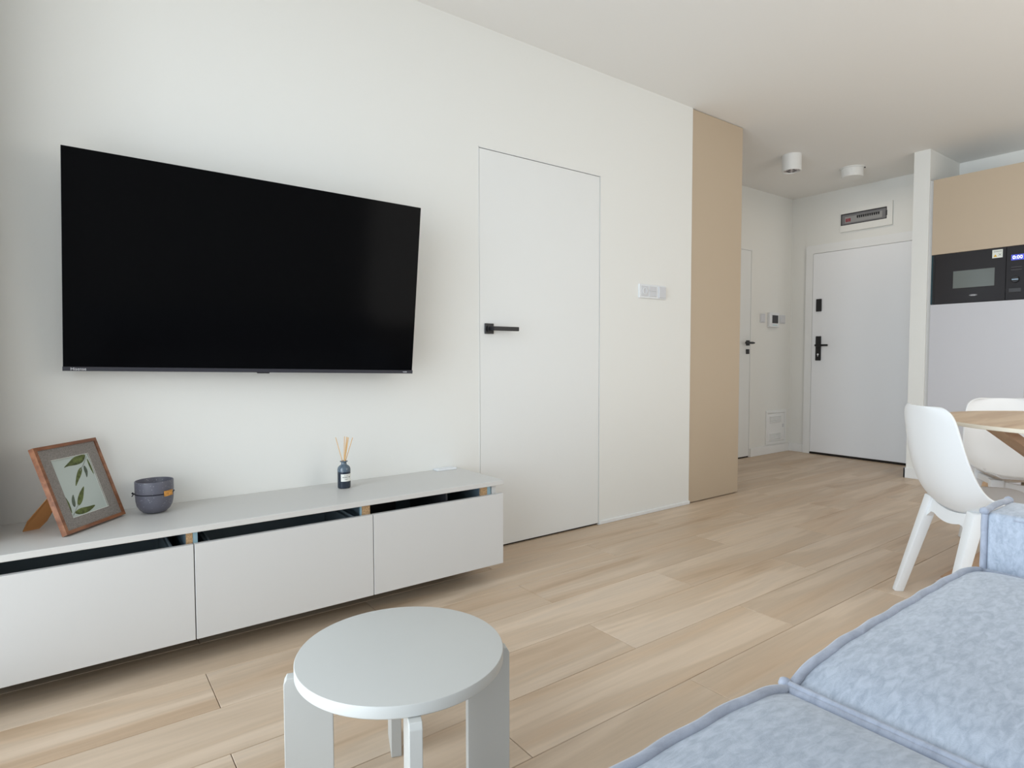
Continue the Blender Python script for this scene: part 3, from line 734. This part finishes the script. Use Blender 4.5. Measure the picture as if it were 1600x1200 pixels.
# ------------------------------------------------------------------ stacked-looking bowl pot with cord and tag
px, py, pz = 0.231, -0.108, 0.4472
pot = thing('ceramic_pot', 'speckled dark grey ceramic pot tied with a black cord on the television unit', 'pot', (px, py, pz))
k = 0.0585
outer = [(0, 0), (0.022, 0.0), (0.035, 0.004), (0.046, 0.0135), (0.054, 0.028), (0.0575, 0.046), (k, 0.064), (k, 0.068), (0.0570, 0.0685), (0.0570, 0.0695), (k, 0.070)]
obj('lower_bowl', lathe(new(), outer + [(0, 0.0702)], 48, (px, py, pz)), m_stone, pot, smooth=True, angle=50)
up_ = [(0, 0.0705), (0.0570, 0.0705), (0.0585, 0.0715), (0.0590, 0.080), (0.0592, 0.110), (0.0585, 0.1125), (0.0565, 0.1125), (0.0555, 0.110), (0.0540, 0.090), (0.050, 0.080), (0, 0.078)]
obj('upper_bowl', lathe(new(), up_, 48, (px, py, pz)), m_stone, pot, smooth=True, angle=50)
t = new(); ring = [(px+0.0598*math.cos(a*math.pi/24), py+0.0598*math.sin(a*math.pi/24), pz+0.0700) for a in range(48)]
tube(t, ring, 0.0013, 8, closed=True)
vdir = Vector((0-px, -2.52-py, 0)).normalized(); side = Vector((-vdir.y, vdir.x, 0))   # side: to the viewer's left
if side.x > 0: side = -side
kl = Vector((px, py, pz+0.070)) + side*0.062
tube(t, [kl, kl+side*0.004+Vector((0, 0, 0.003)), kl+side*0.001+Vector((0, 0, 0.005))], 0.0030, 6)
tube(t, [kl, kl+side*0.005+Vector((0, 0, -0.008))], 0.0016, 6)
cd = obj('cord', t, m_cord, pot, smooth=True, angle=180)
t = new(); a0 = math.atan2(vdir.y, vdir.x) + R(28); a1 = a0 + R(34); n = 8
pts = []
for i in range(n):
    a, b2 = a0+(a1-a0)*i/n, a0+(a1-a0)*(i+1)/n
    r0, r1 = 0.0598, 0.0614
    for (u0, u1) in ((a, b2),):
        vs = [t.verts.new((px+rr_*math.cos(uu), py+rr_*math.sin(uu), pz+zz)) for zz in (0.0615, 0.0800) for rr_ in (r0, r1) for uu in (u0, u1)]
        # order: z,r,u
        for fidx in ((0,1,3,2),(4,6,7,5),(0,4,5,1),(2,3,7,6),(0,2,6,4),(1,5,7,3)): t.faces.new([vs[q] for q in fidx])
bmesh.ops.remove_doubles(t, verts=t.verts[:], dist=1e-6); bmesh.ops.recalc_face_normals(t, faces=t.faces[:])
obj('tag', t, m_tagwood, pot, label='small orange wooden tag')

# ------------------------------------------------------------------ reed diffuser
bx_, by_, bz_ = 0.905, -0.122, 0.4472
df = thing('reed_diffuser', 'dark glass reed diffuser bottle with a white label and rattan sticks', 'diffuser', (bx_, by_, bz_))
rb = 0.0262
prof = [(0, 0), (rb-0.003, 0), (rb-0.0005, 0.002), (rb, 0.005), (rb, 0.068)]
obj('bottle', lathe(new(), prof + [(0, 0.068)], 40, (bx_, by_, bz_)), m_bottle, df, smooth=True, angle=50)
prof = [(0, 0.0682), (rb, 0.0682), (rb, 0.078), (rb-0.002, 0.086), (rb-0.008, 0.0925), (0.0125, 0.096), (0.0108, 0.099), (0.0105, 0.106), (0.0155, 0.108), (0.0160, 0.111), (0.0110, 0.112), (0.0090, 0.110), (0.0085, 0.098), (0, 0.097)]
obj('bottle_shoulder', lathe(new(), prof, 40, (bx_, by_, bz_)), m_bottleup, df, smooth=True, angle=50)
vb = Vector((-bx_, -2.52-by_, 0)).normalized(); av = math.atan2(vb.y, vb.x)
t = new(); a0, a1, n = av+R(-28), av+R(80), 14
for i in range(n):
    a, b2 = a0+(a1-a0)*i/n, a0+(a1-a0)*(i+1)/n
    vs = [t.verts.new((bx_+(rb+0.0004)*math.cos(u), by_+(rb+0.0004)*math.sin(u), bz_+z)) for z, u in ((0.030, a), (0.030, b2), (0.060, b2), (0.060, a))]
    t.faces.new(vs)
bmesh.ops.remove_doubles(t, verts=t.verts[:], dist=1e-6); bmesh.ops.recalc_face_normals(t, faces=t.faces[:])
lb = obj('paper_label', t, m_paper, df, label='white paper label')
t = new()
def arc(z, h, u0, u1):
    m = max(1, int(abs(u1-u0)/4))
    for i in range(m):
        a, b2 = av+R(u0+(u1-u0)*i/m), av+R(u0+(u1-u0)*(i+1)/m)
        vs = [t.verts.new((bx_+(rb+0.0007)*math.cos(u), by_+(rb+0.0007)*math.sin(u), bz_+zz)) for zz, u in ((z, a), (z, b2), (z+h, b2), (z+h, a))]
        t.faces.new(vs)
for u in range(-12, 58, 9):
    if u != 33: arc(0.0455, 0.0038, u, u+6)
arc(0.0530, 0.0011, 0, 36); arc(0.0395, 0.0009, 4, 34); arc(0.0370, 0.0009, 8, 30)
obj('label_print', t, m_ink, lb)
base = Vector((bx_, by_, bz_+0.02)); neck = Vector((bx_, by_, bz_+0.108))
sidev = Vector((vb.y, -vb.x, 0))
if sidev.x < 0: sidev = -sidev
for sx, dz, dp in ((-0.031, 0.210, 0.004), (0.004, 0.211, -0.010), (0.012, 0.211, 0.008), (0.016, 0.208, -0.004), (0.036, 0.207, 0.006), (0.020, 0.209, 0.014)):
    tipp = Vector((bx_, by_, bz_)) + sidev*sx + vb*dp + Vector((0, 0, dz))
    neckp = neck + sidev*(sx*0.17) + vb*(dp*0.3); d = (tipp-neckp).normalized(); st_ = neckp - d*0.085*0.1
    t = new(); tube(t, [neckp - d*0.012, tipp], 0.0015, 7); obj('reed', t, m_reed, df)

# white cable outlet cover on the unit, against the wall
co = thing('cable_outlet_cover', 'small flat white cable cover on the television unit beside the flush door', 'cover', (1.44, -0.022, 0.4472))
t = new(); box(t, 1.388, 1.492, -0.046, -0.001, 0.4472, 0.4555, 0.002, 2); obj('cover_plate', t, m_plastic, co)
t = new(); box(t, 1.405, 1.475, -0.036, -0.010, 0.4556, 0.4580, 0.001); obj('flap', t, m_plastic, co)

# ------------------------------------------------------------------ wall fittings
sw = thing('socket_switch_panel', 'white triple socket and switch panel on the wall right of the flush door', 'switch', (2.935, 0, 1.386))
obj('frame', box(new(), 2.812, 3.060, -0.010, 0.0, 1.3445, 1.4285, 0.002, 2), m_plastic, sw)
for i, x in enumerate((2.826, 2.900, 2.980)):
    if i == 0:
        s = obj('socket', box(new(), x, x+0.066, -0.0125, -0.0095, 1.356, 1.418, 0.0015), m_plasticg, sw)
        t = new(); lathe(t, [(0.017, 0), (0.021, 0), (0.021, 0.003), (0.017, 0.003), (0.017, 0)], 24, mtx=frame_mtx((x+0.033, -0.0125, 1.387), (1, 0, 0), (0, 0, 1))); obj('socket_ring', t, m_plastic, s)
    elif i == 1:
        s = obj('switch_rocker', box(new(), x, x+0.068, -0.0135, -0.0095, 1.389, 1.418, 0.0015), m_plasticg, sw)
        obj('switch_rocker', box(new(), x, x+0.068, -0.0135, -0.0095, 1.356, 1.386, 0.0015), m_plasticg, sw)
    else:
        obj('switch_rocker', box(new(), x+0.004, x+0.070, -0.0180, -0.0095, 1.352, 1.421, 0.003, 2), m_plasticg, sw)

ic = thing('intercom', 'white wall intercom with a dark square screen beside the hall door', 'intercom', (5.72, YH, 1.35))
obj('housing', box(new(), 5.640, 5.812, YH-0.030, YH, 1.278, 1.424, 0.006, 3), m_plastic, ic)
obj('screen', box(new(), 5.682, 5.788, YH-0.0325, YH-0.0295, 1.318, 1.398, 0.001), m_darkp, ic)
t = new()
for i in range(4): box(t, 5.692+i*0.022, 5.704+i*0.022, YH-0.0318, YH-0.0295, 1.296, 1.304, 0.0008)
obj('touch_buttons', t, mat('pale blue mark', (0.45, 0.75, 0.80), 0.4), ic)
for (x0, x1, lab) in ((5.508, 5.592, 'small white light switch left of the intercom'), (5.866, 5.962, 'small white light switch right of the intercom')):
    s = thing('light_switch', lab, 'switch', ((x0+x1)/2, YH, 1.365), group='light switches beside the intercom')
    obj('plate', box(new(), x0, x1, YH-0.009, YH, 1.322, 1.408, 0.002), m_plasticg, s)
    obj('rocker', box(new(), x0+0.010, x1-0.010, YH-0.013, YH-0.0085, 1.333, 1.397, 0.0015), m_plasticg, s)

vg = thing('vent_grille', 'white louvred access grille low on the hall wall', 'vent', (5.82, YH, 0.10))
t = new()
for q in ((5.640, 6.012, 0.092, 0.118), (5.640, 6.012, 0.410, 0.436), (5.640, 5.666, 0.118, 0.410), (5.986, 6.012, 0.118, 0.410)): box(t, q[0], q[1], YH-0.010, YH, q[2], q[3], 0.0015)
obj('outer_frame', t, m_trim, vg)
vd = obj('door_panel', box(new(), 5.670, 5.982, YH-0.006, YH, 0.123, 0.405, 0.001), m_trim, vg)
for z in (0.375, 0.361, 0.347, 0.333, 0.319, 0.200, 0.186, 0.172, 0.158, 0.144):
    t = new(); prism(t, [(5.705, YH-0.0062, z), (5.705, YH-0.0125, z-0.001), (5.705, YH-0.0062, z-0.009)], (0.205, 0, 0)); obj('slat', t, m_trim, vd)
obj('latch', box(new(), 5.942, 5.968, YH-0.010, YH-0.006, 0.255, 0.290, 0.002), m_plasticg, vg)

fb = thing('fuse_box', 'white fuse box with a grey window and breakers above the entrance door', 'fuse box', (XF, 0.12, 2.29))
def fy(a): return a
t = new()
for q in ((-0.112, 0.344, 2.352, 2.398), (-0.112, 0.344, 2.182, 2.243), (-0.112, -0.066, 2.243, 2.352), (0.3415, 0.344, 2.243, 2.352)): box(t, XF-0.022, XF, q[0], q[1], q[2], q[3])
obj('housing', t, m_wall, fb)
obj('window', box(new(), XF-0.016, XF-0.001, -0.065, 0.341, 2.244, 2.351), m_greyp, fb)
t = new(); box(t, XF-0.021, XF-0.016, -0.065, 0.341, 2.343, 2.351); box(t, XF-0.021, XF-0.016, -0.065, 0.341, 2.244, 2.250); box(t, XF-0.021, XF-0.016, 0.334, 0.341, 2.250, 2.343); box(t, XF-0.021, XF-0.016, -0.065, -0.058, 2.250, 2.343)
obj('window_frame', t, m_darkp, fb)
obj('breaker_strip', box(new(), XF-0.0175, XF-0.016, -0.025, 0.305, 2.262, 2.322), mat('breaker grey', (0.33, 0.33, 0.33), 0.4), fb)
for i in range(3): obj('breaker_toggle', box(new(), XF-0.0225, XF-0.0176, 0.2850-i*0.016, 0.2950-i*0.016, 2.272, 2.304, 0.0008), m_red, fb, label='dark red breaker toggle')
for i in range(11):
    t = new(); y = 0.196 - i*0.0185; prism(t, [(XF-0.0225, y, 2.318), (XF-0.0225, y-0.0145, 2.318), (XF-0.0225, y-0.0105, 2.294), (XF-0.0225, y-0.004, 2.294)], (0.005, 0, 0)); obj('breaker_toggle', t, m_black, fb)
obj('window_catch', box(new(), XF-0.024, XF-0.020, -0.070, -0.056, 2.272, 2.318, 0.001), m_darkp, fb)

# ceiling lamps
sp = thing('ceiling_spot', 'white cylinder spotlight under the hall ceiling', 'spotlight', (4.735, 0.112, H))
t = new(); cx, cy = 4.735, 0.112
lathe(t, [(0, H), (0.073, H), (0.073, H-0.126), (0.071, H-0.128), (0.064, H-0.128), (0.060, H-0.112), (0, H-0.112)], 48, (cx, cy, 0)); obj('body', t, m_lamp, sp, smooth=True, angle=40)
t = new(); lathe(t, [(0, H-0.124), (0.046, H-0.124), (0.056, H-0.114), (0.0, H-0.113)], 32, (cx, cy, 0))
rf = obj('reflector', t, m_reflector, sp, smooth=True, angle=40)
for i in range(6):
    a = i*math.pi/3
    t = new(); lathe(t, [(0, H-0.1275), (0.008, H-0.1270), (0.010, H-0.1242), (0, H-0.1242)], 14, (cx+0.030*math.cos(a), cy+0.030*math.sin(a), 0)); obj('lens', t, m_darkp, rf)
cl = thing('ceiling_lamp', 'flat white round ceiling lamp nearer the entrance door', 'ceiling lamp', (5.475, -0.02, H))
t = new(); cx, cy = 5.475, -0.020
lathe(t, [(0, H), (0.094, H), (0.094, H-0.008), (0.085, H-0.010), (0.086, H-0.072), (0.082, H-0.080), (0.0, H-0.082)], 48, (cx, cy, 0)); obj('body', t, m_lamp, cl, smooth=True, angle=40)
ll = bpy.data.lights.new('hall_fill', 'AREA'); ll.shape = 'DISK'; ll.size = 0.15; ll.energy = 1.9; ll.color = (1.0, 0.88, 0.74)  # weak warm fill added below the lamp to brighten the hall
lo_ = bpy.data.objects.new('hall_fill', ll); COL.objects.link(lo_); lo_.parent = cl; lo_.location = (0, 0, -0.084)
obj('base_clip', box(new(), cx+0.02, cx+0.035, cy-0.093, cy-0.086, H-0.014, H-0.006), m_darkp, cl)

# gathered cloth added out of view to shade the left strip of the television wall
t = new(); top_, bot = [], []
n = 60
for i in range(n+1):
    x = -0.302 + 0.112*i/n; y = -0.145 + 0.105*math.sin(i*0.9)
    bot.append(t.verts.new((x, y, 0.455))); top_.append(t.verts.new((x, y, 2.56)))
for i in range(n): t.faces.new((bot[i], bot[i+1], top_[i+1], top_[i]))
cu_ = obj('blocker', t, m_blocker, None, smooth=True, angle=180); so = cu_.modifiers.new('solid', 'SOLIDIFY'); so.thickness = 0.003
tag(cu_, 'unseen cloth added in the corner to shade the left edge of the television wall', 'blocker')
